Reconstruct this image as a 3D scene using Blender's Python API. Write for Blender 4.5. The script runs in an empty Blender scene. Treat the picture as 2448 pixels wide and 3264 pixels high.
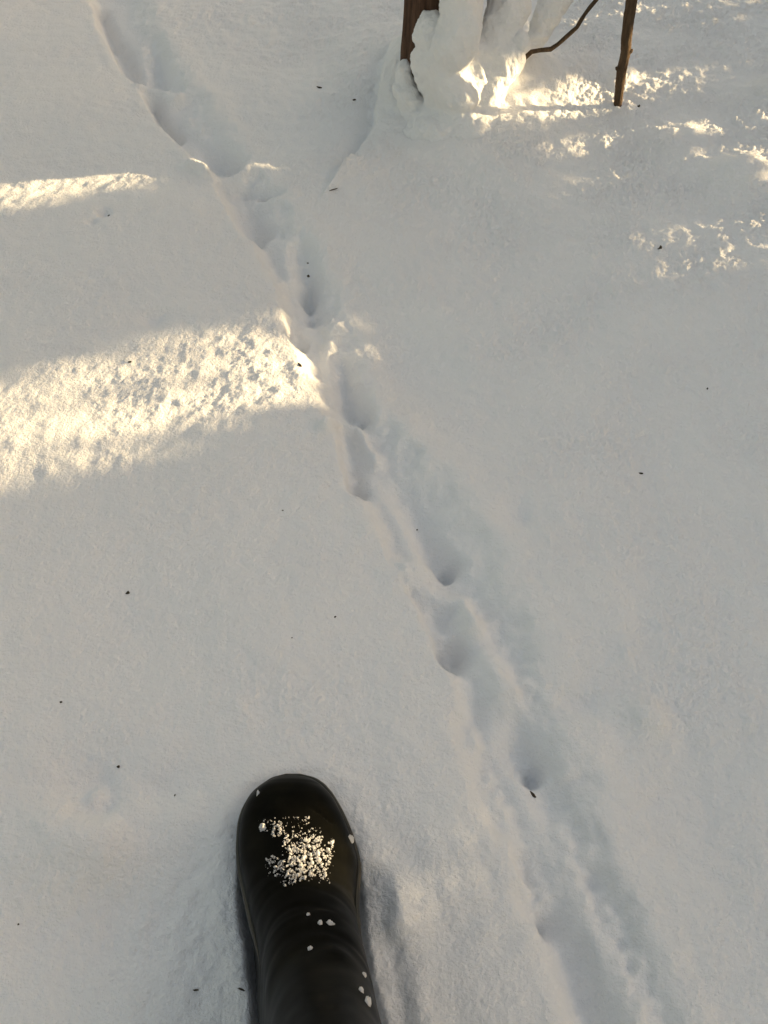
import bpy, bmesh, math, random
import numpy as np
from mathutils import Vector, Matrix, Quaternion

C = bpy.context.scene.collection
S = bpy.context.scene
rng = np.random.default_rng(7)
random.seed(7)

# ------------------------------------------------------------------ camera
CAM_H = 1.0
PITCH = 43.0                       # degrees away from straight down
FPX = 3067.0                       # focal length in photograph pixels (2448 x 3264)
cam_d = bpy.data.cameras.new("camera")
cam = bpy.data.objects.new("camera", cam_d)
C.objects.link(cam)
cam.location = (0, 0, CAM_H)
cam.rotation_euler = (math.radians(PITCH), 0, 0)
cam_d.sensor_fit = 'VERTICAL'
cam_d.sensor_height = 24.0
cam_d.lens = 24.0 * FPX / 3264.0
cam_d.clip_start = 0.02
cam_d.clip_end = 500
S.camera = cam

# ------------------------------------------------------------------ light
SUN_EL = 9.0
SUN_AZ = 10.0                      # degrees from +X towards +Y
sun_dir = Vector((math.cos(math.radians(SUN_AZ)) * math.cos(math.radians(SUN_EL)),
                  math.sin(math.radians(SUN_AZ)) * math.cos(math.radians(SUN_EL)),
                  math.sin(math.radians(SUN_EL))))
w = bpy.data.worlds.new("World")
S.world = w
w.use_nodes = True
wn = w.node_tree
sky = wn.nodes.new("ShaderNodeTexSky")
sky.sky_type = 'NISHITA'
sky.sun_disc = False
sky.sun_elevation = math.radians(SUN_EL)
sky.sun_rotation = math.radians(90.0 - SUN_AZ)
sky.air_density = 1.0
sky.dust_density = 3.0
sky.ozone_density = 1.0
wn.links.new(sky.outputs[0], wn.nodes["Background"].inputs[0])
wn.nodes["Background"].inputs[1].default_value = 0.15

sl = bpy.data.lights.new("sun", 'SUN')
sl.energy = 3.8
sl.angle = math.radians(0.5)
sl.color = (1.0, 0.93, 0.70)
so = bpy.data.objects.new("sun", sl)
C.objects.link(so)
so.location = sun_dir * 20
so.rotation_euler = (-sun_dir).to_track_quat('-Z', 'Y').to_euler()

S.view_settings.view_transform = 'Standard'
S.view_settings.look = 'None'
S.view_settings.gamma = 1.0
S.view_settings.exposure = 1.8
S.view_settings.use_white_balance = True
S.view_settings.white_balance_temperature = 10200
S.view_settings.white_balance_tint = 17

# ------------------------------------------------------------------ maths helpers
PS, PC = math.sin(math.radians(PITCH)), math.cos(math.radians(PITCH))

def ray(px, py):
    x = (px - 1224.0) / FPX
    y = (1632.0 - py) / FPX
    return np.array([x, PS + y * PC, -PC + y * PS])

def ground(px, py, z=0.0):
    d = ray(px, py)
    t = (z - CAM_H) / d[2]
    return np.array([d[0] * t, d[1] * t, z])

def at_y(px, py, Y):
    """the point seen at a photograph pixel that lies Y metres in front of the camera"""
    d = ray(px, py)
    t = Y / d[1]
    return np.array([d[0] * t, Y, CAM_H + d[2] * t])

def scale_at(p):
    """photograph pixels per metre at a point"""
    return FPX / (p[1] * PS + (CAM_H - p[2]) * PC)

def sstep(a, b, x):
    t = np.clip((x - a) / (b - a), 0, 1)
    return t * t * (3 - 2 * t)

_perm = {}
def perlin(x, y, seed):
    """2-D gradient noise, about -0.7..0.7"""
    if seed not in _perm:
        _perm[seed] = np.random.default_rng(1000 + seed).uniform(0, 2 * np.pi, (256, 256)).astype(np.float32)
    G = _perm[seed]
    xi = np.floor(x).astype(np.int64); yi = np.floor(y).astype(np.int64)
    fx = x - xi; fy = y - yi
    u = fx * fx * fx * (fx * (fx * 6 - 15) + 10)
    v = fy * fy * fy * (fy * (fy * 6 - 15) + 10)
    def g(i, j, dx, dy):
        a = G[(xi + i) & 255, (yi + j) & 255]
        return np.cos(a) * dx + np.sin(a) * dy
    n00 = g(0, 0, fx, fy); n10 = g(1, 0, fx - 1, fy)
    n01 = g(0, 1, fx, fy - 1); n11 = g(1, 1, fx - 1, fy - 1)
    return (n00 * (1 - u) + n10 * u) * (1 - v) + (n01 * (1 - u) + n11 * u) * v

def poly_px(pts, k=1.0):
    return np.array([ground(px * k, py * k)[:2] for px, py in pts])

def curve_x_of_y(pts, k=1.0, smooth=0.012):
    """a line traced along the ground, as x for a given y"""
    g = poly_px(pts, k)
    g = g[np.argsort(g[:, 1])]
    yy = np.linspace(g[0, 1] - 0.8, g[-1, 1] + 1.5, 6000)
    xx = np.interp(yy, g[:, 1], g[:, 0])
    s0 = (g[min(3, len(g)-1), 0] - g[0, 0]) / (g[min(3, len(g)-1), 1] - g[0, 1])
    s1 = (g[-1, 0] - g[-4, 0]) / (g[-1, 1] - g[-4, 1]) if len(g) > 4 else 0
    lo = yy < g[0, 1]; hi = yy > g[-1, 1]
    xx[lo] = g[0, 0] + s0 * (yy[lo] - g[0, 1])
    xx[hi] = g[-1, 0] + s1 * (yy[hi] - g[-1, 1])
    dy = yy[1] - yy[0]
    n = max(1, int(3 * smooth / dy))
    ker = np.exp(-0.5 * (np.arange(-n, n + 1) * dy / smooth) ** 2); ker /= ker.sum()
    xs = np.convolve(np.pad(xx, n, mode='edge'), ker, mode='valid')
    return lambda y: np.interp(y, yy, xs)

# ------------------------------------------------------------------ the snow surface as a height function
V = 2448.0 / 1659.0
XL = curve_x_of_y([(190,-10),(205,45),(228,90),(262,150),(300,190),(318,232),(345,275),(400,330),(450,385),(480,440),(508,488),
     (545,525),(575,575),(592,620),(612,690),(640,745),(668,805),(695,865),(716,920),(733,985),(744,1045),(782,1072),(803,1120),
     (826,1180),(856,1240),(890,1300),(922,1362),(945,1420),(968,1455),(985,1500),(998,1565),(1020,1640),(1052,1710),(1080,1770),
     (1102,1838),(1128,1910),(1150,1985),(1180,2060),(1215,2150),(1240,2212)], V, 0.009)
XR = curve_x_of_y([(335,-10),(350,60),(380,125),(440,205),(490,265),(530,335),(590,395),(650,470),(690,530),(735,615),(768,720),
     (800,830),(870,920),(955,1000),(1040,1095),(1085,1190),(1112,1290),(1160,1375),(1200,1490),(1245,1620),(1285,1750),
     (1340,1880),(1395,2010),(1450,2150),(1475,2212)], V, 0.03)
CRACK = curve_x_of_y([(1236,255),(1222,290),(1212,330),(1198,360),(1200,400),(1188,425),(1150,460),(1120,510),(1085,560),(1050,605),(1020,640)], 1.0, 0.012)

# (points in photograph pixels, half width, height, fade-in along the stroke)
STROKES = []
def stroke(pts, wd, h, f0=1.0, p=2.0):
    STROKES.append((poly_px(pts), wd, h, f0, p))
# footprints with their drag marks
stroke([(1090,1100),(1108,1200),(1145,1285)], .020, -.030, .35, 2.6)
stroke([(1080,1400),(1108,1480),(1125,1540)], .020, -.034, .15, 2.6)
stroke([(1285,1550),(1345,1670),(1418,1772)], .019, -.024, .3, 2.6)
stroke([(1275,1850),(1335,1960),(1400,2080)], .020, -.022, .3, 2.6)
stroke([(1440,2050),(1432,2080)], .020, -.016, 1, 2.6)
stroke([(1610,2270),(1640,2350),(1690,2425)], .019, -.024, .5, 2.8)
stroke([(1480,2300),(1530,2460),(1600,2620)], .013, -.012, 1)
stroke([(1600,2700),(1650,2770),(1690,2860),(1715,2920)], .017, -.034, .3, 2.6)
stroke([(1750,2930),(1800,3060),(1850,3220)], .018, -.010, .8)
stroke([(1910,2800),(1990,2960),(2060,3130),(2110,3260)], .016, -.010, 1)
stroke([(880,950),(925,1050)], .020, -.026, .2, 2.6)
stroke([(965,780),(985,870)], .020, -.030, .35, 2.6)
stroke([(990,890),(1005,960)], .018, -.014, 1)
stroke([(770,660),(812,722)], .030, -.030, .5, 3)
stroke([(770,585),(830,598),(888,607)], .013, -.018, .8)
stroke([(650,420),(690,470),(735,512)], .026, -.036, .2, 2.6)
stroke([(480,300),(500,350),(548,405)], .022, -.036, .7, 2.6)
stroke([(480,110),(495,170),(508,235)], .026, -.036, .4, 2.6)
stroke([(310,5),(340,70),(385,140),(415,215)], .024, -.032, .9, 2.6)
# the dark ends of the prints
for q in [(1150,1287),(1125,1535),(1135,1550),(1424,1772),(1436,1762),(1398,2055),(1416,2088),(1702,2428),(1708,2440),(1680,2835),(1697,2880),(928,1050),(795,716),(815,722),(738,512),
          (542,402),(520,370),(344,88),(505,232),(988,888),(983,852),(1470,2035),(840,600),(985,935)]:
    stroke([q, (q[0] + 4, q[1] + 8)], .0105, -.008, 1, 3)
# ridges left standing between them
stroke([(1045,1362),(1085,1335),(1130,1345),(1165,1392),(1200,1440)], .010, .020, 1)
stroke([(1180,1500),(1240,1580),(1300,1690),(1335,1790)], .024, .020, .6)
stroke([(1310,1790),(1345,1845),(1400,1878),(1470,1908),(1520,1985)], .015, .022, .8)
stroke([(1490,1970),(1540,2050),(1585,2150),(1610,2240)], .022, .020, .9)
stroke([(1540,2130),(1570,2220),(1580,2330)], .024, .018, .8)
stroke([(1640,2480),(1700,2580),(1765,2670),(1800,2770),(1850,2870),(1925,2980),(1960,3080),(1990,3250)], .022, .022, .7)
stroke([(455,262),(510,275),(560,300)], .020, .026, 1)
stroke([(590,370),(650,420),(690,440)], .022, .012, 1)
stroke([(620,540),(700,560),(760,560)], .020, .024, 1)
stroke([(860,740),(900,770),(930,850)], .020, .016, 1)
stroke([(1040,1060),(1060,1130),(1055,1230)], .013, .010, 1)
# the tree's mound, the collar round the sapling
stroke([(1330,260),(1480,330),(1600,330)], .17, .05, 1)
stroke([(1330,290),(1390,350),(1470,392),(1560,380),(1620,320)], .055, .034, 1)
stroke([(1380,300),(1470,350),(1570,320)], .075, .03, 1)
stroke([(1955,345),(1958,340)], .035, .022, 1)
stroke([(1770,330),(1830,290)], .07, .018, 1)
stroke([(1530,560),(1600,470)], .16, .02, 1)
stroke([(1215,250),(1190,380),(1120,500)], .035, -.022, 1)
stroke([(1260,1120),(1330,1180),(1480,1300)], .11, -.018, 1)
stroke([(1090,920),(1180,1040),(1270,1150)], .10, -.02, 1)
# soft dents and swells on the open snow
for px, py, wd, h in [(q[0], q[1], q[2], q[3] * 1.5) for q in [(1650,1625,.026,-.009),(1600,1590,.02,.003),(1835,2240,.022,-.009),(2040,2275,.018,.008),(2080,2310,.018,.006),
        (480,1010,.022,-.007),(335,690,.012,-.009),(300,715,.010,-.006),(1020,280,.016,-.006),(270,2500,.040,-.010),(300,2570,.022,-.010),(300,2535,.012,.010),
        (530,2520,.03,-.008),(200,2660,.05,.012),(330,2700,.03,.010),(560,2600,.04,.006),(1305,450,.016,-.006),(880,2050,.09,.006),(400,1900,.12,-.006),
        (2100,1500,.10,-.008),(1900,1900,.09,.006),(2250,2500,.10,-.01),(420,2900,.07,-.008),(130,2950,.06,-.006),(1270,2900,.03,.006),(1420,2700,.05,.006),(560,700,.12,.008),(150,350,.2,.012),
        (2330,650,.06,.02),(2150,560,.07,.012),(2440,420,.06,.02),(2260,60,.10,.03),(2060,40,.05,.02),(2420,150,.1,-.01)]]:
    STROKES.append((poly_px([(px, py), (px + 3, py + 4)]), wd, h, 1.0, 2.0))

BOOT_OUT = poly_px([(928,2492),(850,2515),(795,2570),(770,2640),(763,2720),(770,2800),(790,2900),(815,3010),(835,3130),(850,3300),(860,3420),
                    (1230,3420),(1205,3264),(1165,3100),(1145,2980),(1135,2880),(1140,2770),(1125,2690),(1085,2600),(1055,2540),(1000,2500)])

def seg_dist(x, y, P):
    """distance to a polyline and where along it (0..1)"""
    best = np.full(x.shape, 1e9); tt = np.zeros(x.shape)
    L = np.concatenate([[0], np.cumsum(np.hypot(*np.diff(P, axis=0).T))])
    for i in range(len(P) - 1):
        a, b = P[i], P[i + 1]
        d = b - a; l2 = max(d @ d, 1e-12)
        t = np.clip(((x - a[0]) * d[0] + (y - a[1]) * d[1]) / l2, 0, 1)
        r = np.hypot(x - a[0] - t * d[0], y - a[1] - t * d[1])
        m = r < best
        best[m] = r[m]; tt[m] = ((L[i] + t * math.sqrt(l2)) / max(L[-1], 1e-9))[m]
    return best, tt

def in_poly(x, y, P):
    c = np.zeros(x.shape, bool)
    n = len(P)
    for i in range(n):
        x0, y0 = P[i]; x1, y1 = P[(i + 1) % n]
        if y0 == y1: continue
        k = ((y0 > y) != (y1 > y)) & (x < (x1 - x0) * (y - y0) / (y1 - y0) + x0)
        c ^= k
    return c

def height(x, y, fine=True):
    x = np.asarray(x, float); y = np.asarray(y, float)
    shp = x.shape
    x = x.ravel(); y = y.ravel()
    # broad swell and the rise to the right
    h = .016 * perlin(x * 1.1 + 3.3, y * 1.1 + 8.1, 1) + .010 * perlin(x * 2.7, y * 2.7, 2) + .005 * perlin(x * 6 + 1, y * 6, 3)
    far = np.hypot(x, y - 1.5)
    h += sstep(4, 30, far) * (.6 * perlin(x * .09, y * .09, 4))
    xr = XR(y)
    ru = x - xr - .24
    h += .098 * np.clip(ru, 0, 1.3) * sstep(0, .25, ru) * sstep(.9, 1.7, y)
    near = (np.abs(x) < 2.2) & (y > -.3) & (y < 4.2)
    i = np.nonzero(near)[0]
    X, Y = x[i], y[i]
    z = np.zeros(len(i))
    wob = .010 * perlin(X * 9, Y * 9, 11) + .007 * perlin(X * 24, Y * 24, 12) + .003 * perlin(X * 70, Y * 70, 13)
    xl = XL(Y) + wob; xR = XR(Y) + 3 * wob
    W = np.maximum(xR - xl, .05)
    wl = X - xl
    fade = sstep(-.3, 0.1, Y) * (1 - sstep(3.6, 4.2, Y))
    tr = (.78 * sstep(-.004, .030, wl) + .22 * sstep(-.065, .03, wl)) * sstep(-.04, .64, (xR - X) / W)
    z -= .033 * tr * fade
    z += .003 * np.exp(-((wl + .012) / .018) ** 2) * fade * np.clip(1 + 2.2 * perlin(X * 12, Y * 12, 14), .2, 2)
    z += .005 * np.exp(-((X - xR - .01) / .03) ** 2) * fade
    inside = sstep(0, .02, wl) * sstep(-.02, .03, xR - X)
    for P, wd, hh, f0, p in STROKES:
        lo = P.min(0) - 2.6 * wd; hi = P.max(0) + 2.6 * wd
        k = np.nonzero((X > lo[0]) & (X < hi[0]) & (Y > lo[1]) & (Y < hi[1]))[0]
        if not len(k): continue
        d, t = seg_dist(X[k] + .8 * wob[k], Y[k] + .8 * wob[k], P)
        g = np.exp(-(d / wd) ** p) * (f0 + (1 - f0) * t)
        if hh < -.011 and p > 2.0:
            g = g * sstep(-.002, .012, wl[k])
        z[k] += hh * g
    # step beside the tree's mound
    xc = CRACK(Y) + .5 * wob
    dx = X - xc
    z += .028 * sstep(-.006, .006, dx) * np.exp(-np.maximum(dx, 0) / .10) * sstep(1.75, 1.95, Y) * (1 - sstep(2.35, 2.5, Y))
    # pressed round the boot
    k = np.nonzero((X > -.45) & (X < .25) & (Y > -.2) & (Y < .75))[0]
    if len(k):
        d, _ = seg_dist(X[k], Y[k], np.vstack([BOOT_OUT, BOOT_OUT[:1]]))
        ins = in_poly(X[k], Y[k], BOOT_OUT)
        sd = np.where(ins, -d, d) + .5 * wob[k]
        cx = -.09 - .02 * (Y[k] - .4)
        heel = 1 - sstep(.36, .48, Y[k])
        gapL = -.006 + .011 * heel
        side = X[k] > cx
        gap = np.where(side, -.005 + .006 * heel, gapL)
        z[k] -= np.where(side, .020, .030) * (1 - sstep(gap - .006, gap + .004 + .007 * heel, sd))
        z[k] += .004 * np.exp(-((sd - .02) / .02) ** 2)
        # slumped groove to the right of the heel
        g2 = poly_px([(1175,2830),(1205,2950),(1235,3090),(1262,3280)])
        d2, _ = seg_dist(X[k] + wob[k], Y[k], g2)
        z[k] -= .012 * (1 - sstep(.006, .030, d2))
    if fine:
        am = .55 + .55 * sstep(.15, .9, X - .35 * (2.0 - Y) + .5 * perlin(X * 2, Y * 2, 21)) + .25 * perlin(X * 3.1, Y * 3.1, 22)
        am = np.clip(am * (.9 + .6 * sstep(0, .2, X - xR)) + .35 * sstep(.15, .5, X - xR) * sstep(1.3, 1.7, Y), .35, 2.0)
        am *= (1 - .7 * inside)
        n1 = perlin(X * 16, Y * 16, 31); n2 = perlin(X * 38, Y * 38, 32); n3 = perlin(X * 85, Y * 85, 33); n4 = perlin(X * 190, Y * 190, 34)
        n5 = perlin(X * 58 + 4, Y * 58, 36); mo = np.clip(.75 + 1.1 * perlin(X * 7, Y * 7, 37), .25, 1.5)
        n6 = perlin(X * 330, Y * 330, 38)
        ac = np.minimum(am, .95)
        z += ac * (.0058 * n1 + .0046 * n2 + mo * .0030 * n5) + am * mo * ((.0014 + .0014 * n1) * n3 + (.0024 + .0022 * n2) * n4 + .0022 * n6)
        clump = np.abs(perlin(X * 55 + 9, Y * 55, 35))
        z += am * .0020 * mo * clump
    h[i] += z
    return h.reshape(shp)

def on_snow(px, py):
    p = ground(px, py)
    for _ in range(8):
        p = ground(px, py, float(height(np.array([p[0]]), np.array([p[1]]))[0]))
    return p

# ------------------------------------------------------------------ object helpers
def tag(o, label=None, cat=None, group=None, kind=None):
    if label: o['label'] = label
    if cat: o['category'] = cat
    if group: o['group'] = group
    if kind: o['kind'] = kind
    return o

def empty(name, loc=(0, 0, 0)):
    o = bpy.data.objects.new(name, None)
    o.location = loc
    o.empty_display_size = .1
    C.objects.link(o)
    return o

def link(name, me, mat, parent=None, smooth=True):
    o = bpy.data.objects.new(name, me)
    if mat: me.materials.append(mat)
    if smooth: me.polygons.foreach_set('use_smooth', np.ones(len(me.polygons), bool))
    C.objects.link(o)
    if parent is not None:
        o.parent = parent
        o.matrix_parent_inverse = Matrix.Translation(-Vector(parent.location))
    return o

def mesh_np(name, verts, faces):
    """faces: (n,3) or (n,4) array"""
    me = bpy.data.meshes.new(name)
    verts = np.asarray(verts, np.float32); faces = np.asarray(faces, np.int32)
    n, k = faces.shape
    me.vertices.add(len(verts)); me.vertices.foreach_set('co', verts.ravel())
    me.loops.add(n * k); me.loops.foreach_set('vertex_index', faces.ravel())
    me.polygons.add(n)
    me.polygons.foreach_set('loop_start', np.arange(0, n * k, k, dtype=np.int32))
    me.polygons.foreach_set('loop_total', np.full(n, k, np.int32))
    me.update(calc_edges=True)
    return me

def tube(pts, radii, seg=10, cap=True, wob=0.0, seed=0):
    """verts and quads of a tapered tube along points"""
    r_ = np.random.default_rng(seed)
    P = np.array(pts, float); n = len(P)
    vs = []; fs = []
    T = np.gradient(P, axis=0); T /= np.linalg.norm(T, axis=1)[:, None]
    ref = np.array([0., 1., 0.]) if abs(T[0][1]) < .8 else np.array([1., 0., 0.])
    for i in range(n):
        a = np.cross(T[i], ref); a /= np.linalg.norm(a); b = np.cross(T[i], a)
        for j in range(seg):
            q = 2 * math.pi * j / seg
            rr = radii[i] * (1 + wob * r_.uniform(-1, 1))
            vs.append(P[i] + rr * (math.cos(q) * a + math.sin(q) * b))
    for i in range(n - 1):
        for j in range(seg):
            k = (j + 1) % seg
            fs.append((i * seg + j, i * seg + k, (i + 1) * seg + k, (i + 1) * seg + j))
    if cap:
        for e, i in ((0, 0), (1, n - 1)):
            c = len(vs); vs.append(P[i] + (T[i] * radii[i] * .4 if e else -T[i] * radii[i] * .4))
            for j in range(seg):
                k = (j + 1) % seg
                f = (i * seg + j, i * seg + k, c)
                fs.append(f + (c,) if False else (f if e else f[::-1]))
    return vs, fs

def mesh_py(name, vs, fs):
    me = bpy.data.meshes.new(name)
    me.from_pydata([tuple(v) for v in vs], [], [tuple(f) for f in fs])
    me.update()
    return me

# ------------------------------------------------------------------ materials
def material(name):
    m = bpy.data.materials.new(name)
    m.use_nodes = True
    return m, m.node_tree, m.node_tree.nodes["Principled BSDF"]

def noise(nt, scale, detail=4, rough=.6, vec=None):
    n = nt.nodes.new("ShaderNodeTexNoise")
    n.inputs['Scale'].default_value = scale; n.inputs['Detail'].default_value = detail; n.inputs['Roughness'].default_value = rough
    if vec is not None: nt.links.new(vec, n.inputs['Vector'])
    return n

def obj_coord(nt):
    return nt.nodes.new("ShaderNodeTexCoord").outputs['Object']

def ramp(nt, src, stops):
    r = nt.nodes.new("ShaderNodeValToRGB")
    nt.links.new(src, r.inputs[0])
    e = r.color_ramp.elements
    e[0].position, e[0].color = stops[0][0], stops[0][1] + (1,)
    e[1].position, e[1].color = stops[1][0], stops[1][1] + (1,)
    for p, c in stops[2:]:
        q = e.new(p); q.color = c + (1,)
    return r.outputs[0]

def bump(nt, b, src, dist, strength=1.0):
    n = nt.nodes.new("ShaderNodeBump")
    n.inputs['Distance'].default_value = dist; n.inputs['Strength'].default_value = strength
    nt.links.new(src, n.inputs['Height'])
    nt.links.new(n.outputs[0], b.inputs['Normal'])

def snow_mat(name, sss=.012):
    m, nt, b = material(name)
    co = obj_coord(nt)
    b.inputs['Base Color'].default_value = (.92, .92, .925, 1)
    b.inputs['Roughness'].default_value = .55
    b.inputs['Specular IOR Level'].default_value = .25
    b.inputs['Subsurface Weight'].default_value = .5
    b.inputs['Subsurface Radius'].default_value = (1.0, .95, .9)
    b.inputs['Subsurface Scale'].default_value = sss
    n1 = noise(nt, 170, 4, .7, co)
    bump(nt, b, n1.outputs[0], .005, 1.0)
    return m

M_SNOW = snow_mat("snow", .0045)
M_FLAKE, nt_, b_ = material("snow_flake")
b_.inputs["Base Color"].default_value = (.93, .93, .93, 1); b_.inputs["Roughness"].default_value = .7; b_.inputs["Specular IOR Level"].default_value = .2

def plain(name, col, rough=.7, col2=None, scale=30, bd=.0, spec=.4):
    m, nt, b = material(name)
    co = obj_coord(nt)
    n = noise(nt, scale, 5, .65, co)
    c = ramp(nt, n.outputs[0], [(.3, col), (.7, col2 or tuple(v * .6 for v in col))])
    nt.links.new(c, b.inputs['Base Color'])
    b.inputs['Roughness'].default_value = rough
    b.inputs['Specular IOR Level'].default_value = spec
    if bd: bump(nt, b, n.outputs[0], bd)
    return m

def bark_mat(name, a, b_, scale=18):
    m, nt, b = material(name)
    co = obj_coord(nt)
    mp = nt.nodes.new("ShaderNodeMapping"); mp.inputs['Scale'].default_value = (1, 1, .12)
    nt.links.new(co, mp.inputs[0])
    n = noise(nt, scale * 6, 6, .7, mp.outputs[0])
    c = ramp(nt, n.outputs[0], [(.3, a), (.68, b_)])
    nt.links.new(c, b.inputs['Base Color'])
    b.inputs['Roughness'].default_value = .9
    b.inputs['Specular IOR Level'].default_value = .2
    bump(nt, b, n.outputs[0], .006)
    return m

M_BARK = bark_mat("bark", (.045, .022, .014), (.14, .075, .05))
M_STEM = bark_mat("stem_bark", (.05, .03, .019), (.125, .08, .05), 30)
M_TRUNK = bark_mat("conifer_bark", (.035, .026, .02), (.12, .09, .07))
M_NEEDLE = plain("needles", (.022, .040, .016), .65, (.05, .075, .03), 9)
M_DEBRIS = plain("dry_bark_flake", (.03, .022, .012), .8, (.07, .05, .03), 400)

# rubber
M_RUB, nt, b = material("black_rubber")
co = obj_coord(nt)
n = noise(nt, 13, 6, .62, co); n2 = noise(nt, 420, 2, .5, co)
nt.links.new(ramp(nt, n.outputs[0], [(.32, (.003, .003, .0024)), (.54, (.005, .0049, .0038)), (.78, (.013, .0122, .0085))]), b.inputs['Base Color'])  # random olive blotches put the toe's warm sheen into the colour
r = nt.nodes.new("ShaderNodeMapRange"); r.inputs['To Min'].default_value = .26; r.inputs['To Max'].default_value = .42
nt.links.new(n.outputs[0], r.inputs['Value']); nt.links.new(r.outputs[0], b.inputs['Roughness'])
b.inputs['Specular IOR Level'].default_value = .012
bump(nt, b, n2.outputs[0], .00012, .5)

# ------------------------------------------------------------------ snow ground
def axis(lo, hi, fn, out, n_out):
    """fine steps fn(v) from lo to hi, then growing steps out to +-out"""
    v = [lo]
    while v[-1] < hi: v.append(v[-1] + fn(v[-1]))
    v = np.array(v)
    g = np.geomspace(.006, 1, n_out)
    up = v[-1] + np.cumsum(g) * (out - v[-1]) / g.sum()
    dn = v[0] - np.cumsum(g) * (out + v[0]) / g.sum()
    return np.concatenate([dn[::-1], v, up])

ax = axis(-1.22, 1.25, lambda v: .0023 if abs(v) < .45 else .0023 + .0026 * min(1, (abs(v) - .45) / .5), 60, 46)
ay = axis(.16, 3.15, lambda v: .0020 + .0030 * min(1, max(0, v - .3) / 2.4), 60, 46)
GX, GY = np.meshgrid(ax, ay)
GZ = height(GX, GY)
nx, ny = len(ax), len(ay)
idx = np.arange(nx * ny).reshape(ny, nx)
F = np.stack([idx[:-1, :-1], idx[:-1, 1:], idx[1:, 1:], idx[1:, :-1]], -1).reshape(-1, 4)
me = mesh_np("snow_ground", np.stack([GX, GY, GZ], -1).reshape(-1, 3), F)
snow = link("snow_ground", me, M_SNOW)
tag(snow, kind='structure')
print("snow", nx, ny, len(F))

def ico(r, sub=2):
    bm = bmesh.new()
    bmesh.ops.create_icosphere(bm, subdivisions=sub, radius=r)
    v = np.array([q.co[:] for q in bm.verts]); f = np.array([[q.index for q in p.verts] for p in bm.faces])
    bm.free()
    return v, f

# ------------------------------------------------------------------ trees that shade the clearing
LIT_FLAT = []
LIT = []          # where the sun reaches the snow through the trees: photograph outline, chance a twig stays out of it
def lit(pts, p, margin=.022):
    LIT.append((np.array([on_snow(*q)[:2] for q in pts]), p, margin))
lit([(-300,1290),(0,1205),(400,1120),(830,1020),(930,1000),(965,1130),(990,1250),(850,1290),(400,1400),(0,1480),(-300,1560)], .975)
lit([(-300,1540),(0,1470),(400,1390),(850,1280),(880,1340),(400,1450),(0,1545),(-300,1620)], .8)
lit([(-300,665),(0,585),(250,535),(330,520),(280,575),(150,612),(0,655),(-300,740)], 1.0)
lit([(1730,720),(1800,600),(2000,510),(2250,420),(2448,340),(2750,300),(2750,640),(2400,760),(2200,830),(2000,930),(1860,1010),(1740,960)], 1.0, .045)
lit([(1690,150),(1760,60),(1900,20),(2000,40),(1960,110),(1850,150)], 1.0)
lit([(1960,90),(2000,-60),(2600,-120),(2600,120),(2250,130)], .9)
lit([(-100,3070),(60,3010),(280,2960),(420,2950),(320,3030),(80,3090)], .95, .042)
lit([(-100,3160),(120,3100),(360,3050),(320,3120),(130,3190),(-100,3240)], .93, .042)

def lit_at(pts, z, p):
    """the same for sun that lands on something z metres above the snow"""
    P = np.array([ground(a, b, z) for a, b in pts])[:, :2]
    LIT_FLAT.append((P - np.array([sun_dir.x, sun_dir.y]) * z / sun_dir.z, p, .05))
lit_at([(860,2580),(1060,2580),(1060,2800),(860,2800)], .085, 1.0)
lit_at([(990,2540),(1080,2560),(1090,2660),(1010,2640)], .07, 1.0)
lit_at([(960,2960),(1140,2960),(1140,3090),(960,3090)], .145, 1.0)
lit_at([(1600,280),(1660,175),(1700,190),(1640,320)], .09, 1.0)
lit_at([(1480,390),(1580,310),(1640,300),(1590,400)], .05, 1.0)

LX, LY = np.arange(-1.6, 2.2, .01), np.arange(-.3, 4.2, .01)
LUT = height(*np.meshgrid(LX, LY), False)

DARK = poly_px([(1030,880),(1130,640),(1420,560),(1640,520),(1680,1010),(1500,1120),(1190,1180)])
DARK2 = poly_px([(1660,235),(1900,180),(1930,320),(1690,380),(1630,330)])

def gap_keep(p):
    """False for twigs that would stand in one of the sunlit gaps: follow the sun past each twig down to the snow"""
    hz = np.array([sun_dir.x, sun_dir.y]) / sun_dir.z
    n = len(p)
    jit = rng.normal(0, .016, (2, n)); dice = rng.random(n)
    keep = np.ones(n, bool)
    for dz in (0, -.009, .009, -.018, .018, -.027, .027, -.036, .036):
        pz = p[:, 2] + dz
        fx = p[:, 0] - hz[0] * pz + jit[0]; fy = p[:, 1] - hz[1] * pz + jit[1]
        hx = fx.copy(); hy = fy.copy(); done = np.zeros(n, bool)
        for z in np.arange(.26, -.06, -.004):
            qx = fx + hz[0] * z; qy = fy + hz[1] * z
            ix = ((qx + 1.6) / .01).astype(int); iy = ((qy + .3) / .01).astype(int)
            ok = ~done & (ix >= 0) & (iy >= 0) & (ix < len(LX)) & (iy < len(LY)) & (pz > z)
            m = np.nonzero(ok)[0]
            hit = m[LUT[iy[m], ix[m]] > z]
            hx[hit] = qx[hit]; hy[hit] = qy[hit]; done[hit] = True
        if dz == 0: shade = in_poly(hx, hy, DARK) | in_poly(hx, hy, DARK2)
        for L, ax_, ay_ in ((LIT, hx, hy), (LIT_FLAT, fx, fy)):
            for P, q, mg in L:
                ox, oy = mg * sun_dir.y, mg * sun_dir.x
                m = in_poly(ax_, ay_, P) | in_poly(ax_ + ox, ay_ - oy, P) | in_poly(ax_ - ox, ay_ + oy, P)
                if abs(dz) > .02 and mg < .041: continue
                keep &= ~(m & (dice < q))
    return keep | shade

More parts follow.
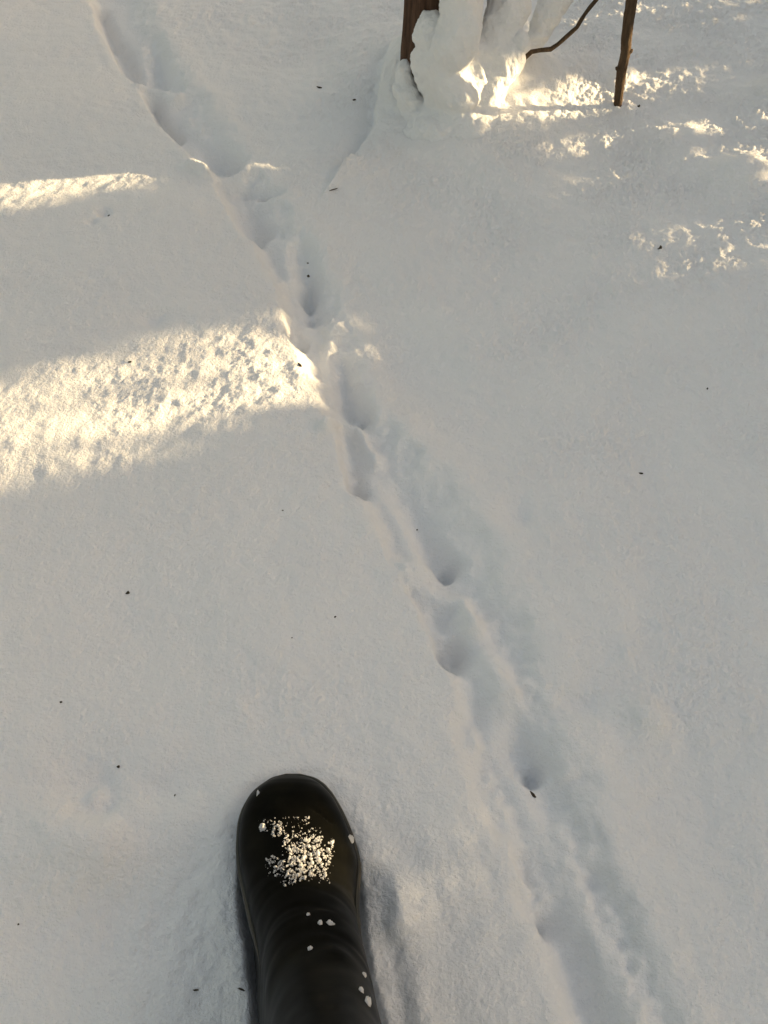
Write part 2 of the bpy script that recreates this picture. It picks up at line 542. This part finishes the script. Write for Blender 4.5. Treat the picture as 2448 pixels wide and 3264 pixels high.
def conifer(x, y, H, spread, nb, label, group, dens=1.0, low=.12):
    z0 = float(height(np.array([x]), np.array([y]), False)[0])
    root = empty("young_conifer", (x, y, z0))
    tag(root, label, "tree", group)
    vs, fs = tube([(x, y, z0 - .1), (x, y, z0 + H * .3), (x + .02, y, z0 + H * .7), (x, y, z0 + H)], [H * .013, H * .011, H * .007, .004], 9)
    link("trunk", mesh_py("trunk", vs, fs), M_TRUNK, root)
    cen = []; dirs = []
    for b in range(nb):
        f = (b + rng.random()) / nb
        zb = z0 + low + (H - low) * f ** 1.15
        L = spread * (1 - f) ** .8 * rng.uniform(.75, 1.1) + .05
        a = rng.uniform(0, 2 * math.pi)
        k = max(4, int(L * 95 * dens))
        s = np.sqrt(rng.random(k)) * L
        lat = rng.normal(0, .16, k) * s * .9
        dr = np.array([math.cos(a), math.sin(a)])
        px = x + dr[0] * s - dr[1] * lat; py = y + dr[1] * s + dr[0] * lat
        pz = zb - .28 * s ** 1.4 + rng.normal(0, .025, k)
        cen.append(np.stack([px, py, np.maximum(pz, z0 + .01)], 1))
        yaw = a + np.sign(lat) * rng.uniform(.2, .9, k)
        dirs.append(np.stack([np.cos(yaw), np.sin(yaw), rng.uniform(-.55, .15, k)], 1))
    P = np.concatenate(cen); D = np.concatenate(dirs)
    kp = gap_keep(P)
    P, D = P[kp], D[kp]
    n = len(P)
    D /= np.linalg.norm(D, axis=1)[:, None]
    U = np.tile([0, 0, 1.0], (n, 1)) + rng.normal(0, .45, (n, 3))
    B = np.cross(D, U); B /= np.linalg.norm(B, axis=1)[:, None]
    N = np.cross(B, D)
    l = rng.uniform(.035, .065, n)[:, None]; wd = l * rng.uniform(.30, .45, n)[:, None]
    v = np.stack([P - D * l, P - D * l * .2 + B * wd - N * wd * .35, P + D * l, P - D * l * .2 - B * wd - N * wd * .35], 1).reshape(-1, 3)
    q = np.arange(n)[:, None] * 4
    f = np.concatenate([q + [0, 1, 2], q + [0, 2, 3]])
    link("crown", mesh_np("crown", v, f), M_NEEDLE, root, smooth=False)
    return n

for x_, y_, h_ in [(-3.6,.2,4.6),(-3.9,1.8,5.0),(-3.5,3.2,4.4),(-3.0,-1.2,4.8),(-1.8,-2.4,5.0),(-.4,-2.9,4.6),(1.1,-2.8,5.0),(-2.6,4.8,4.6),(-1.2,5.4,5.0),(-5.2,.9,5.6),(-4.6,-1.8,5.5),(-2.7,-3.6,5.6),(.3,-4.2,5.6)]:  # trees added out of view to cut sky light from left and behind
    conifer(x_, y_, h_, 1.25, 80, "unseen tall dark conifer added round the clearing to block sky light", "tall conifers added round the clearing", .8, .3)
perp = np.array([-sun_dir.y, sun_dir.x]) / math.hypot(sun_dir.x, sun_dir.y)
along = np.array([sun_dir.x, sun_dir.y]) / math.hypot(sun_dir.x, sun_dir.y)
c0 = np.array([0.05, 1.55])
tot = 0
AVOID = []
for j in (0, 1, 2):
    la = (LIT[j][0] - c0) @ perp
    AVOID.append((la.min() - .05, la.max() + .05))
HEDGE_L = "dark young conifer in the row that shades the snow, outside the picture on the right"
for row, (dist, step) in enumerate([(3.1, .60), (3.7, .6), (4.4, .64), (5.2, .66), (6.0, .7)]):
    k = np.arange(-3.2 + .2 * row, 3.3, step)
    for t in k:
        for _ in range(4):
            for a_, b2 in AVOID:
                if a_ < t < b2: t = a_ - .01 if t - a_ < b2 - t else b2 + .01
        p = c0 + along * (dist + rng.uniform(-.15, .15)) + perp * t
        tot += conifer(p[0], p[1], rng.uniform(1.7, 2.3) + .35 * row, rng.uniform(.55, .7), 70, HEDGE_L, "young conifers along the right", 2.05)
print("sprays", tot)

# ------------------------------------------------------------------ the snowed-up tree at the top of the picture
from mathutils import noise as mn
from mathutils.bvhtree import BVHTree

def eval_copy(name, me, mods):
    """mesh with modifiers applied"""
    o = bpy.data.objects.new("temporary", me)
    C.objects.link(o)
    for typ, kw in mods:
        m = o.modifiers.new(typ, typ)
        for k, v in kw.items(): setattr(m, k, v)
    dg = bpy.context.evaluated_depsgraph_get()
    out = bpy.data.meshes.new_from_object(o.evaluated_get(dg))
    out.name = name
    bpy.data.objects.remove(o)
    return out

ICO_V, ICO_F = ico(1.0, 3)
tb = on_snow(1330, 196)
ty = tb[1] + .085
tx = at_y(1387, 150, ty)[0]
YB = on_snow(1520, 392)[1]
tz = float(height(np.array([tx]), np.array([ty]), False)[0])
tree = empty("conifer_tree", (tx, ty, tz))
tag(tree, "reddish brown conifer trunk at the top edge, half hidden behind a big lump of snow", "tree")
nr, nsg = 150, 84
vs = []; fs = []
for i in range(nr):
    zz = tz - .12 + (3.4 * (i / (nr - 1)) ** 1.7)
    r0 = .072 * (1 - .17 * max(0, zz)) + .006 * math.exp(-max(0, zz - tz) / .07)
    for j in range(nsg):
        q = 2 * math.pi * j / nsg
        c, s_ = math.cos(q), math.sin(q)
        rg = mn.noise(Vector((c * 7, s_ * 7, zz * 1.6))) * .006 + mn.noise(Vector((c * 16, s_ * 16, zz * 5))) * .005
        rr = max(.01, r0 + rg)
        vs.append((tx + rr * c, ty + rr * s_, zz))
for i in range(nr - 1):
    for j in range(nsg):
        k = (j + 1) % nsg
        fs.append((i * nsg + j, i * nsg + k, (i + 1) * nsg + k, (i + 1) * nsg + j))
link("trunk", mesh_py("trunk", vs, fs), M_BARK, tree)
# crown, above the picture
P = []; D = []
for b in range(46):
    f = rng.random(); zb = 1.5 + 2.0 * f; L = 1.0 * (1 - f) + .15; a = rng.uniform(0, 6.283)
    k = int(L * 90); s_ = np.sqrt(rng.random(k)) * L; lat = rng.normal(0, .16, k) * s_
    P.append(np.stack([tx + math.cos(a) * s_ - math.sin(a) * lat, ty + math.sin(a) * s_ + math.cos(a) * lat, zb - .25 * s_ ** 1.4 + rng.normal(0, .03, k)], 1))
    yaw = a + np.sign(lat) * rng.uniform(.2, .9, k)
    D.append(np.stack([np.cos(yaw), np.sin(yaw), rng.uniform(-.5, .1, k)], 1))
P = np.concatenate(P); D = np.concatenate(D); D /= np.linalg.norm(D, axis=1)[:, None]
B = np.cross(D, np.array([0, 0, 1.0]) + rng.normal(0, .4, D.shape)); B /= np.linalg.norm(B, axis=1)[:, None]
N = np.cross(B, D); l = rng.uniform(.04, .075, len(P))[:, None]; wd = l * .38
v = np.stack([P - D * l, P - D * l * .2 + B * wd - N * wd * .35, P + D * l, P - D * l * .2 - B * wd - N * wd * .35], 1).reshape(-1, 3)
q = np.arange(len(P))[:, None] * 4
link("crown", mesh_np("crown", v, np.concatenate([q + [0, 1, 2], q + [0, 2, 3]])), M_NEEDLE, tree, smooth=False)

LOBES = [  # chains of (pixel x, pixel y, distance Y, radius in pixels)
    [(1372, 92, 2.38, 62), (1384, 118, 2.36, 80), (1408, 205, 2.30, 94), (1462, 305, 2.22, 74)],
    [(1505, -260, 2.52, 50), (1478, -120, 2.40, 66), (1472, -40, 2.36, 74), (1472, 60, 2.32, 76), (1452, 150, 2.28, 78)],
    [(1690, -300, 2.58, 45), (1640, -140, 2.46, 64), (1622, -40, 2.42, 74), (1620, 25, 2.38, 74), (1590, 110, 2.33, 76), (1545, 220, 2.25, 84), (1515, 310, 2.20, 70)],
    [(1930, -260, 2.66, 34), (1840, -110, 2.54, 48), (1790, -40, 2.50, 56), (1752, 30, 2.45, 52), (1712, 105, 2.39, 44), (1672, 160, 2.34, 40)],
    [(1664, 132, 2.31, 27)],
    [(1606, 195, 2.30, 66), (1566, 280, 2.25, 62), (1530, 345, 2.20, 50)],
    [(1290, 208, 2.41, 22), (1284, 240, 2.39, 30), (1290, 285, 2.36, 40), (1310, 330, 2.30, 40)],
    [(1497, 180, 2.30, 66), (1500, 265, 2.25, 70)],
    [(1362, 190, 2.33, 62), (1380, 255, 2.28, 62), (1410, 310, 2.23, 56)],
]
DY = [-.02, -.05, .03, .06, 0, .0, 0, 0, 0]
SK = [(1372, 320), (1430, 368), (1500, 392), (1560, 372), (1335, 270)]
vs = []; fs = []; off = 0
for dY, ch in zip(DY, LOBES):
    ch = [(a, b_, YB + .04 + dY + (Y - 2.17) * (ty - .06 - YB) / .29, r) for a, b_, Y, r in ch]
    pts = [(at_y(a, b_, Y), .93 * r / scale_at(at_y(a, b_, Y))) for a, b_, Y, r in ch]
    sph = []
    for i in range(len(pts)):
        sph.append(pts[i])
        if i + 1 < len(pts):
            m = max(2, int(np.linalg.norm(pts[i + 1][0] - pts[i][0]) / (.25 * min(pts[i][1], pts[i + 1][1]))))
            for k in range(1, m):
                t = k / m
                sph.append((pts[i][0] * (1 - t) + pts[i + 1][0] * t, pts[i][1] * (1 - t) + pts[i + 1][1] * t))
    for p, r in sph:
        vs.append(ICO_V * r + p); fs.append(ICO_F + off); off += len(ICO_V)
for a, b_ in SK:
    r = .20; p = on_snow(a, b_); p[1] += .07; p[2] -= .168
    vs.append(ICO_V * r + p); fs.append(ICO_F + off); off += len(ICO_V)
me = mesh_np("snow_heap", np.concatenate(vs), np.concatenate(fs))
me = eval_copy("snow_heap", me, [("REMESH", dict(mode='VOXEL', voxel_size=.0036)), ("SMOOTH", dict(factor=.5, iterations=18))])
co = np.empty(len(me.vertices) * 3, np.float32); me.vertices.foreach_get('co', co); co = co.reshape(-1, 3)
no = np.empty(len(me.vertices) * 3, np.float32); me.vertex_normals.foreach_get('vector', no); no = no.reshape(-1, 3)
def noise3(c, f, s):
    x, y, z = (c * f).T
    return (perlin(x + .37 * z, y + 5.1, s) + perlin(y - .41 * x, z + 3.7, s + 1) + perlin(z + .29 * y, x + 1.9, s + 2)) * .7
dsp = .011 * noise3(co, 11, 60) + .0070 * noise3(co, 26, 63) + .0042 * noise3(co, 60, 66) + .0022 * noise3(co, 120, 69) + .0012 * noise3(co, 240, 72)
co = co + no * dsp[:, None]
me.vertices.foreach_set('co', co.astype(np.float32).ravel()); me.update()
print("heap", len(me.vertices))
heap = link("snow_heap", me, M_SNOW)
tag(heap, "big lobed lump of white snow heaped against the brown trunk at the top edge", "snow heap")

# thin bare twig out of the heap
tp = [(1664,196,2.30),(1674,183,2.30),(1694,165,2.31),(1722,160,2.32),(1755,157,2.33),(1778,141,2.34),(1803,119,2.35),(1822,103,2.36),(1839,86,2.37),(1851,66,2.38),(1863,47,2.39),(1882,22,2.40),(1902,-2,2.41),(1935,-60,2.43),(1950,-130,2.44),(1990,-230,2.46)]
vs, fs = tube([at_y(a, b_, YB + .06 + (Y - 2.17) * (ty - .06 - YB) / .29) for a, b_, Y in tp], [.0052,.0052,.0047,.0048,.0052,.0044,.0045,.0048,.0043,.0046,.0042,.0046,.0042,.004,.003,.0015], 10, True, .10, 3)
o = link("bare_twig", mesh_py("bare_twig", vs, fs), M_STEM)
tag(o, "thin curved bare twig poking out of the snow heap, bending up to the top edge", "twig")

# sapling
sb = on_snow(1968, 334)
Ys = sb[1]
sx = [(1966,350),(1970,325),(1974,290),(1977,258),(1982,222),(1988,195),(1995,165),(1997,120),(2004,62),(2013,0),(2022,-70)]
P = [at_y(a, b_, Ys) for a, b_ in sx]
for k in range(1, 9):
    P.append(P[-1] + np.array([.012 * math.sin(k * 1.3), .010 * math.cos(k * 1.7), .16]))
R = [.0085,.0092,.0096,.0104,.0108,.0104,.0108,.0112,.0115,.0118,.0118] + list(np.linspace(.011, .003, 8))
sap = empty("sapling", tuple(sb))
tag(sap, "thin bare brown sapling stem standing upright in the snow at top right", "sapling")
dense = []; dr = []
for i in range(len(P) - 1):
    for t in np.linspace(0, 1, 7)[:-1]:
        dense.append(P[i] * (1 - t) + P[i + 1] * t); dr.append(R[i] * (1 - t) + R[i + 1] * t)
dense.append(P[-1]); dr.append(R[-1])
vs, fs = tube(dense, dr, 16, True, .05, 5)
link("stem", mesh_py("stem", vs, fs), M_STEM, sap)
for (a, b_, sgn) in [(2008, 166, 1), (1968, 222, -1)]:
    c = at_y(a - 6 * sgn, b_ + 2, Ys - .004)
    vs, fs = tube([c - np.array([.004 * sgn, 0, .006]), c, c + np.array([.006 * sgn, 0, .004]), c + np.array([.0085 * sgn, 0, .007])], [.005, .0055, .004, .0015], 9, True, .1, 9)
    link("bud_knob", mesh_py("bud_knob", vs, fs), M_STEM, sap)
for i, (k, a) in enumerate([(12, .4), (14, 2.6), (15, 4.4), (17, 1.2)]):
    p0 = P[k]; d = np.array([math.cos(a), math.sin(a), .9]); L = .35 - .04 * i
    vs, fs = tube([p0, p0 + d * L * .4, p0 + d * L * .75 + [0, 0, .03], p0 + d * L + [0, 0, .08]], [.0045, .0036, .0026, .001], 8, True, .08, 20 + i)
    link("branch", mesh_py("branch", vs, fs), M_STEM, sap)

# ------------------------------------------------------------------ boot
ST = [  # row, left, right, height of the widest line, up vector (y, z), down vector (y, z)
    (2477, 912, 956, .004, (-.004, .010), (-.002, -.030)),
    (2486, 877, 992, .006, (-.008, .026), (-.004, -.042)),
    (2500, 852, 1018, .008, (-.010, .036), (-.004, -.050)),
    (2522, 822, 1041, .010, (-.010, .043), (-.002, -.055)),
    (2560, 793, 1067, .012, (-.008, .049), (0, -.060)),
    (2610, 772, 1093, .013, (-.006, .053), (0, -.062)),
    (2670, 765, 1117, .014, (-.004, .056), (0, -.063)),
    (2720, 764, 1132, .015, (-.002, .059), (0, -.064)),
    (2760, 767, 1140, .017, (0, .062), (0, -.066)),
    (2820, 778, 1137, .022, (.002, .066), (-.01, -.070)),
    (2880, 791, 1134, .030, (.008, .068), (-.03, -.078)),
    (2950, 806, 1139, .042, (.018, .066), (-.07, -.088)),
    (3050, 826, 1158, .068, (.030, .058), (-.11, -.080)),
    (3150, 838, 1180, .100, (.038, .050), (-.105, -.055)),
    (3264, 848, 1204, .140, (.042, .040), (-.085, -.045)),
    (3420, 862, 1240, .205, (.047, .034), (-.068, -.040)),
    (3620, 880, 1290, .290, (.050, .032), (-.062, -.036)),
    (3820, 900, 1340, .365, (.050, .030), (-.060, -.034)),
]
key = []
for py, Lx, Rx, zs, up, dn in ST:
    a = ground(Lx, py, zs); b_ = ground(Rx, py, zs)
    key.append(np.concatenate([a, b_, [0, up[0], up[1]], [0, dn[0], dn[1]]]))
key = np.array(key)
rows = np.array([s_[0] for s_ in ST], float)
def catmull(K, x, xs):
    m = np.gradient(K, x, axis=0)
    i = np.clip(np.searchsorted(x, xs) - 1, 0, len(x) - 2)
    h_ = (x[i + 1] - x[i])[:, None]; t = ((xs - x[i]) / (x[i + 1] - x[i]))[:, None]
    return (2*t**3-3*t**2+1)*K[i] + (t**3-2*t**2+t)*h_*m[i] + (-2*t**3+3*t**2)*K[i+1] + (t**3-t**2)*h_*m[i+1]
xs = np.concatenate([np.linspace(2477, 2560, 40), np.linspace(2560, 3264, 120)[1:], np.linspace(3264, 3820, 40)[1:]])
K = catmull(key, rows, xs)
SEG = 112
rings = []
for r_, row in zip(K, xs):
    a, b_, up, dn = r_[:3], r_[3:6], r_[6:9], r_[9:12]
    c = (a + b_) / 2; hx = (b_ - a) / 2
    ring = []
    for j in range(SEG):
        q = 2 * math.pi * j / SEG
        e = .86 if math.sin(q) > 0 else .62
        cx = math.copysign(abs(math.cos(q)) ** e, math.cos(q)); sy = math.copysign(abs(math.sin(q)) ** e, math.sin(q))
        ring.append(c + hx * cx + (up * sy if sy > 0 else -dn * sy))
    rings.append(ring)
BV = np.array(rings)                                # rows x SEG x 3
nr = len(xs)
# rounded toe end
tipc = BV[0].mean(0)
ctr = np.array(BV)
flat = BV.reshape(-1, 3).copy()
# slight creases over the instep and the dents of worn rubber
rowidx = np.repeat(np.arange(nr), SEG)
nrm = flat - np.repeat(BV.mean(1), SEG, axis=0); nrm /= np.linalg.norm(nrm, axis=1)[:, None]
d_ = .0016 * noise3(flat, 17, 80) + .0007 * noise3(flat, 45, 83)
for row0, wdt, dep in [(2905, 16, -.0022), (2935, 14, .0014), (2985, 14, -.0016), (3085, 12, -.0020), (3108, 10, .0014), (3185, 16, -.0018), (3215, 14, .0012)]:
    rr = xs[rowidx] + 14 * np.sin(flat[:, 0] * 60 + row0) - row0
    d_ += .28 * dep * np.exp(-(rr / wdt) ** 2) * (nrm[:, 2] > 0)
# short crease on the inner side of the toe
def bvh_px(tree_, px, py):
    d = ray(px, py); d = d / np.linalg.norm(d)
    hit, n_, i_, dist = tree_.ray_cast(Vector((0, 0, CAM_H)), Vector(d))
    return (np.array(hit), np.array(n_)) if hit is not None else (None, None)
BF = []
for i in range(nr - 1):
    for j in range(SEG):
        k = (j + 1) % SEG
        BF.append((i * SEG + j, i * SEG + k, (i + 1) * SEG + k, (i + 1) * SEG + j))
tipi = len(flat)
flat = np.vstack([flat, tipc[None] + [0, .0015, 0]]); d_ = np.append(d_, 0); nrm = np.vstack([nrm, [0, 1, 0]])
for j in range(SEG):
    BF.append((tipi, (j + 1) % SEG, j))
tree0 = BVHTree.FromPolygons([Vector(v) for v in flat], BF)
for line, wdt, dep in [([(992,2574),(1012,2586),(1035,2602),(1056,2622)], .0013, -.0022)]:
    L3 = np.array([bvh_px(tree0, *q)[0] for q in line])
    for a, b_ in zip(L3[:-1], L3[1:]):
        ab = b_ - a; t = np.clip(((flat - a) @ ab) / (ab @ ab), 0, 1)
        dd = np.linalg.norm(flat - a - t[:, None] * ab, axis=1)
        d_ += dep * np.exp(-(dd / wdt) ** 2)
hit = bvh_px(tree0, 1066, 3040)[0]
d_ += .004 * np.exp(-(np.linalg.norm(flat - hit, axis=1) / .012) ** 2)       # ankle bone pushing out
flat = flat + nrm * d_[:, None]
foot0 = ground(960, 2800, 0)
boot = empty("rubber_boot", (foot0[0], foot0[1], -.05))
tag(boot, "black rubber boot with crumbs of snow on its toe, stepping in from the bottom edge", "boot")
bme = mesh_py("upper", flat, BF)
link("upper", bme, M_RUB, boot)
bvh = BVHTree.FromPolygons([Vector(v) for v in flat], BF)
# rim of the rubber foxing round the toe, and the sole under it
def outline(fr, dz, grow):
    n_ = int(nr * fr)
    Lp = BV[:n_, SEG // 2]; Rp = BV[:n_, 0]
    pts = np.concatenate([Lp[::-1], Rp])
    pts = pts + [0, 0, dz]
    c = pts.mean(0); v_ = pts - c; v_[:, 2] = 0
    return pts + grow * v_ / np.linalg.norm(v_, axis=1)[:, None]
o_ = outline(.66, -.004, .0004)
keepi = np.concatenate([[0], np.nonzero(np.linalg.norm(np.diff(o_, axis=0), axis=1) > 1e-4)[0] + 1])
o_ = o_[keepi]
vs, fs = tube(o_ + [0, 0, .004], .0036 * np.minimum(1, np.minimum(np.arange(len(o_)), np.arange(len(o_))[::-1]) / 25 + .02), 8)
M_RIM = plain("lighter_rubber_rim", (.014, .013, .010), .42, (.030, .027, .020), 40)  # slightly lighter than the upper
link("toe_rim", mesh_py("toe_rim", vs, fs), M_RIM, boot)
so_ = outline(.72, 0, -.006); so_ = so_[keepi[keepi < len(so_)]]
n_ = len(so_)
vs = [(p[0], p[1], -.050) for p in so_] + [(p[0], p[1], -.068) for p in so_]
fs = [(i, i + 1, n_ + i + 1, n_ + i) for i in range(n_ - 1)] + [(n_ - 1, 0, n_, 2 * n_ - 1)] + [tuple(range(n_))[::-1], tuple(range(n_, 2 * n_))]
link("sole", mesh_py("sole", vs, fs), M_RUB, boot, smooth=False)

# ------------------------------------------------------------------ snow crumbs on the boot
M_CRUMB, nt_, b_ = material("snow_grain")
b_.inputs["Base Color"].default_value = (.9, .9, .9, 1); b_.inputs["Roughness"].default_value = .4; b_.inputs["Transmission Weight"].default_value = .5; b_.inputs["IOR"].default_value = 1.25
IV, IF = ico(1.0, 1)
def z2(p): return (p[0] / 2.37 + 700, p[1] / 2.37 + 2400)
PATCH = [([(530,760),(600,700),(650,640),(720,620),(760,640),(770,720),(830,730),(860,800),(820,860),(790,960),(700,940),(640,960),(560,990),(530,960),(500,890)], 900, 1.0),
         ([(470,650),(520,610),(540,700),(600,690),(580,760),(500,730)], 130, .9),
         ([(390,560),(420,510),(470,520),(490,590),(440,640),(400,630)], 110, .8),
         ([(345,800),(410,770),(450,810),(500,800),(490,860),(440,930),(400,880)], 120, .8),
         ([(820,680),(870,655),(885,700),(850,720)], 40, .9),
         ([(500,600),(760,560),(780,640),(500,720)], 60, .7),
         ([(290,500),(560,480),(700,500),(640,570),(300,600)], 46, .6),
         ([(430,900),(560,860),(560,1000),(480,1010)], 40, .7),
         ([(640,500),(680,480),(680,530),(650,540)], 14, .8)]
vs = []; fs = []; off = 0
for poly, cnt, sc in PATCH:
    Pz = np.array(poly, float)
    lo, hi = Pz.min(0), Pz.max(0); c = 0
    while c < cnt * 3.4:
        q = rng.uniform(lo, hi)
        if not in_poly(np.array([q[0]]), np.array([q[1]]), Pz)[0]: 
            if rng.random() > .06: continue
        c += 1
        if perlin(np.array([q[0] / 26.]), np.array([q[1] / 26.]), 91)[0] < -.04: continue
        p, n = bvh_px(bvh, *z2(q))
        if p is None: continue
        r = rng.lognormal(math.log(.00037), .55) * (.6 + .4 * sc)
        vv = IV * r * (1 + rng.uniform(-.35, .35, (len(IV), 1))) * rng.uniform(.7, 1.3, 3)
        vs.append(vv + p + n * (r * .5 + (.0012 * rng.random() if sc == 1.0 else 0))); fs.append(IF + off); off += len(IV)
o = link("snow_crumbs", mesh_np("snow_crumbs", np.concatenate(vs), np.concatenate(fs)), M_CRUMB, smooth=False)
tag(o, "patch of loose sugary snow crumbs lying on the toe of the black boot", "snow crumbs", kind='stuff')

def lump_mesh(name, p, n, rx, ry, rz, seed, rough=.34):
    r_ = np.random.default_rng(seed)
    vv, ff = ico(1.0, 3)
    vv = vv * (1 + rough * noise3(vv, 1.6, 100 + seed % 20)[:, None] * 1.6 + .06 * r_.normal(size=(len(vv), 1)))
    vv = vv * [rx, ry, rz]
    Z = Vector(n); X = Vector((1, 0, 0)); X = (X - Z * X.dot(Z)).normalized(); Y = Z.cross(X)
    M = np.array([X, Y, Z])
    return mesh_np(name, vv @ M + p, ff)

for zx, zy, rx, ry, lab in [
    (670, 1222, 10, 15, "small snow crumb highest on the boot's black instep"),
    (758, 1290, 14, 22, "oval snow crumb in the middle of the row on the boot's instep"),
    (833, 1290, 24, 22, "largest round snow crumb, rightmost of the row on the boot's instep"),
    (684, 1480, 17, 18, "lone round snow crumb on the boot's instep, below the row of others"),
    (1068, 1800, 16, 26, "short snow lump stuck to the boot's right edge near the bottom"),
    (1122, 1900, 20, 52, "long snow lump stuck to the boot's right edge at the bottom"),
    (1090, 1680, 22, 18, "snow crumb clinging to the boot's right edge, above the two lumps"),
    (326, 568, 22, 26, "grey melting snow crumb at the left of the boot's toe"),
    (290, 310, 9, 22, "thin sliver of snow on the left rim of the boot's toe"),
    (985, 650, 22, 30, "ragged snow crumb on the boot's right rim beside the toe")]:
    px, py = z2((zx, zy))
    p = None
    for dxp in range(0, 60, 3):
        p, n = bvh_px(bvh, px - dxp, py)
        if p is not None: break
    s_ = scale_at(p) * 2.0
    vd = np.array([0, 0, CAM_H]) - p; n = .5 * n + .8 * vd / np.linalg.norm(vd); n /= np.linalg.norm(n)
    o = link("snow_crumb", lump_mesh("snow_crumb", p, n, rx / s_, ry / s_, min(rx, ry) / s_ * .7, int(zx + zy)), M_CRUMB)
    tag(o, lab, "snow crumb", "snow crumbs on the boot")

# ------------------------------------------------------------------ bits of debris on the snow
def flake(name, px, py, lpx, wpx, ang, lab, cat, seed, grp, hook=False):
    px *= V; py *= V
    p = on_snow(px, py)
    s_ = scale_at(p)
    L, Wd = lpx / s_ / 2, wpx / s_ / 2
    r_ = np.random.default_rng(seed)
    vv, ff = ico(1.0, 2)
    vv = vv * (1 + .28 * noise3(vv, 1.9, 120 + seed % 15)[:, None] * 1.5)
    vv = vv * [L, Wd, max(.0007, Wd * .55)]
    if hook: vv[:, 1] += .5 * L * (vv[:, 0] / L) ** 2
    vv[:, 2] += .25 * L * r_.uniform(-1, 1) * (vv[:, 0] / L)
    a = math.radians(ang); k = 1 / math.cos(math.radians(PITCH))
    c, s = math.cos(a), math.sin(a)
    R_ = np.array([[c, s, 0], [-s, c, 0], [0, 0, 1]])
    vv = vv @ R_
    vv[:, 2] = np.maximum(vv[:, 2], -.001) + .0006
    o = link(name, mesh_np(name, vv + p, ff), M_DEBRIS)
    tag(o, lab, cat, grp)

G1 = "dark scraps lying on the snow"
for i, (n, x, y, l, wd, a, lab, cat, hk) in enumerate([
    ("bark_flake", 1427, 536, 22, 9, 55, "largest black curled scrap, below the sparkling sunlit snow at right", "bark flake", True),
    ("bark_flake", 648, 789, 24, 9, -55, "long dark scrap on the bright left lip of the animal trail", "bark flake", False),
    ("bark_flake", 1380, 230, 16, 9, 30, "dark ragged scrap just right of the bare sapling's foot", "bark flake", True),
    ("seed", 665, 569, 7, 6, 10, "reddish seed in the animal trail, above a dark scrap", "seed", False),
    ("bark_flake", 666, 597, 9, 13, 20, "dark blurred scrap inside the animal trail, below a reddish seed", "bark flake", False),
    ("seed", 765, 216, 12, 8, 0, "round dark seed on the snow between trail and trunk", "seed", False),
    ("bark_flake", 692, 190, 26, 9, -8, "pale brown flake half sunk in snow, up left of a round dark seed", "bark flake", False),
    ("bark_flake", 236, 466, 13, 6, 60, "small scrap at the end of a dent left of the trail", "bark flake", False),
    ("seed", 281, 782, 12, 8, -15, "dark seed on the upper edge of the left sunlit streak", "seed", False),
    ("bark_flake", 277, 1281, 14, 11, 70, "dark scrap alone on the open snow left of the trail, above the boot", "bark flake", True),
    ("seed", 724, 1333, 8, 6, 30, "tiny dark seed on the shaded snow between the boot and the trail", "seed", False),
    ("seed", 611, 1103, 6, 4, 0, "pinpoint seed on the left snow below the sunlit streak, near the trail", "seed", False),
    ("bark_flake", 256, 1657, 11, 9, 40, "dark scrap on the snow left of the boot's toe", "bark flake", True),
    ("seed", 132, 1517, 9, 8, 0, "brown seed near the left edge, up left of the boot", "seed", False),
    ("bark_flake", 1384, 1023, 16, 7, -15, "grey brown scrap on the shaded snow at the far right of the trail", "bark flake", False),
    ("seed", 1528, 840, 8, 5, 70, "tiny brown seed close to the right edge", "seed", False),
    ("seed", 901, 1145, 6, 5, 0, "pinpoint dark seed on the floor of the animal trail", "seed", False),
    ("bark_flake", 1151, 1717, 34, 10, -60, "long crumbly dark flake on the right bank of the trail, level with the boot's toe", "bark flake", False),
    ("needle", 960, 224, 16, 4, -35, "thin dark needle lying on the mound below the snow heap", "needle", False),
    ("needle", 521, 396, 12, 5, -70, "short dark needle upright in a groove of the upper trail", "needle", False),
    ("seed", 40, 1997, 7, 6, 0, "small dark seed at the left edge, level with the boot's instep", "seed", False),
    ("bark_flake", 423, 2139, 20, 6, 0, "flat brown flake near the bottom edge, left of a second one by the boot", "bark flake", False),
    ("bark_flake", 522, 2138, 24, 6, -20, "thin brown flake near the bottom edge, right beside the boot", "bark flake", False),
    ("seed", 631, 1378, 5, 4, 0, "pinpoint seed straight above the boot's toe on open snow", "seed", False),
    ("needle", 378, 1718, 9, 4, 80, "tiny needle in a soft dent left of the boot's toe", "needle", False),
    ("needle", 720, 410, 36, 5, 32, "long thin leaf stalk where the crack beside the mound ends", "stalk", False)]):
    flake(n, x, y, l, wd, a, lab, cat, 300 + i, G1, hk)
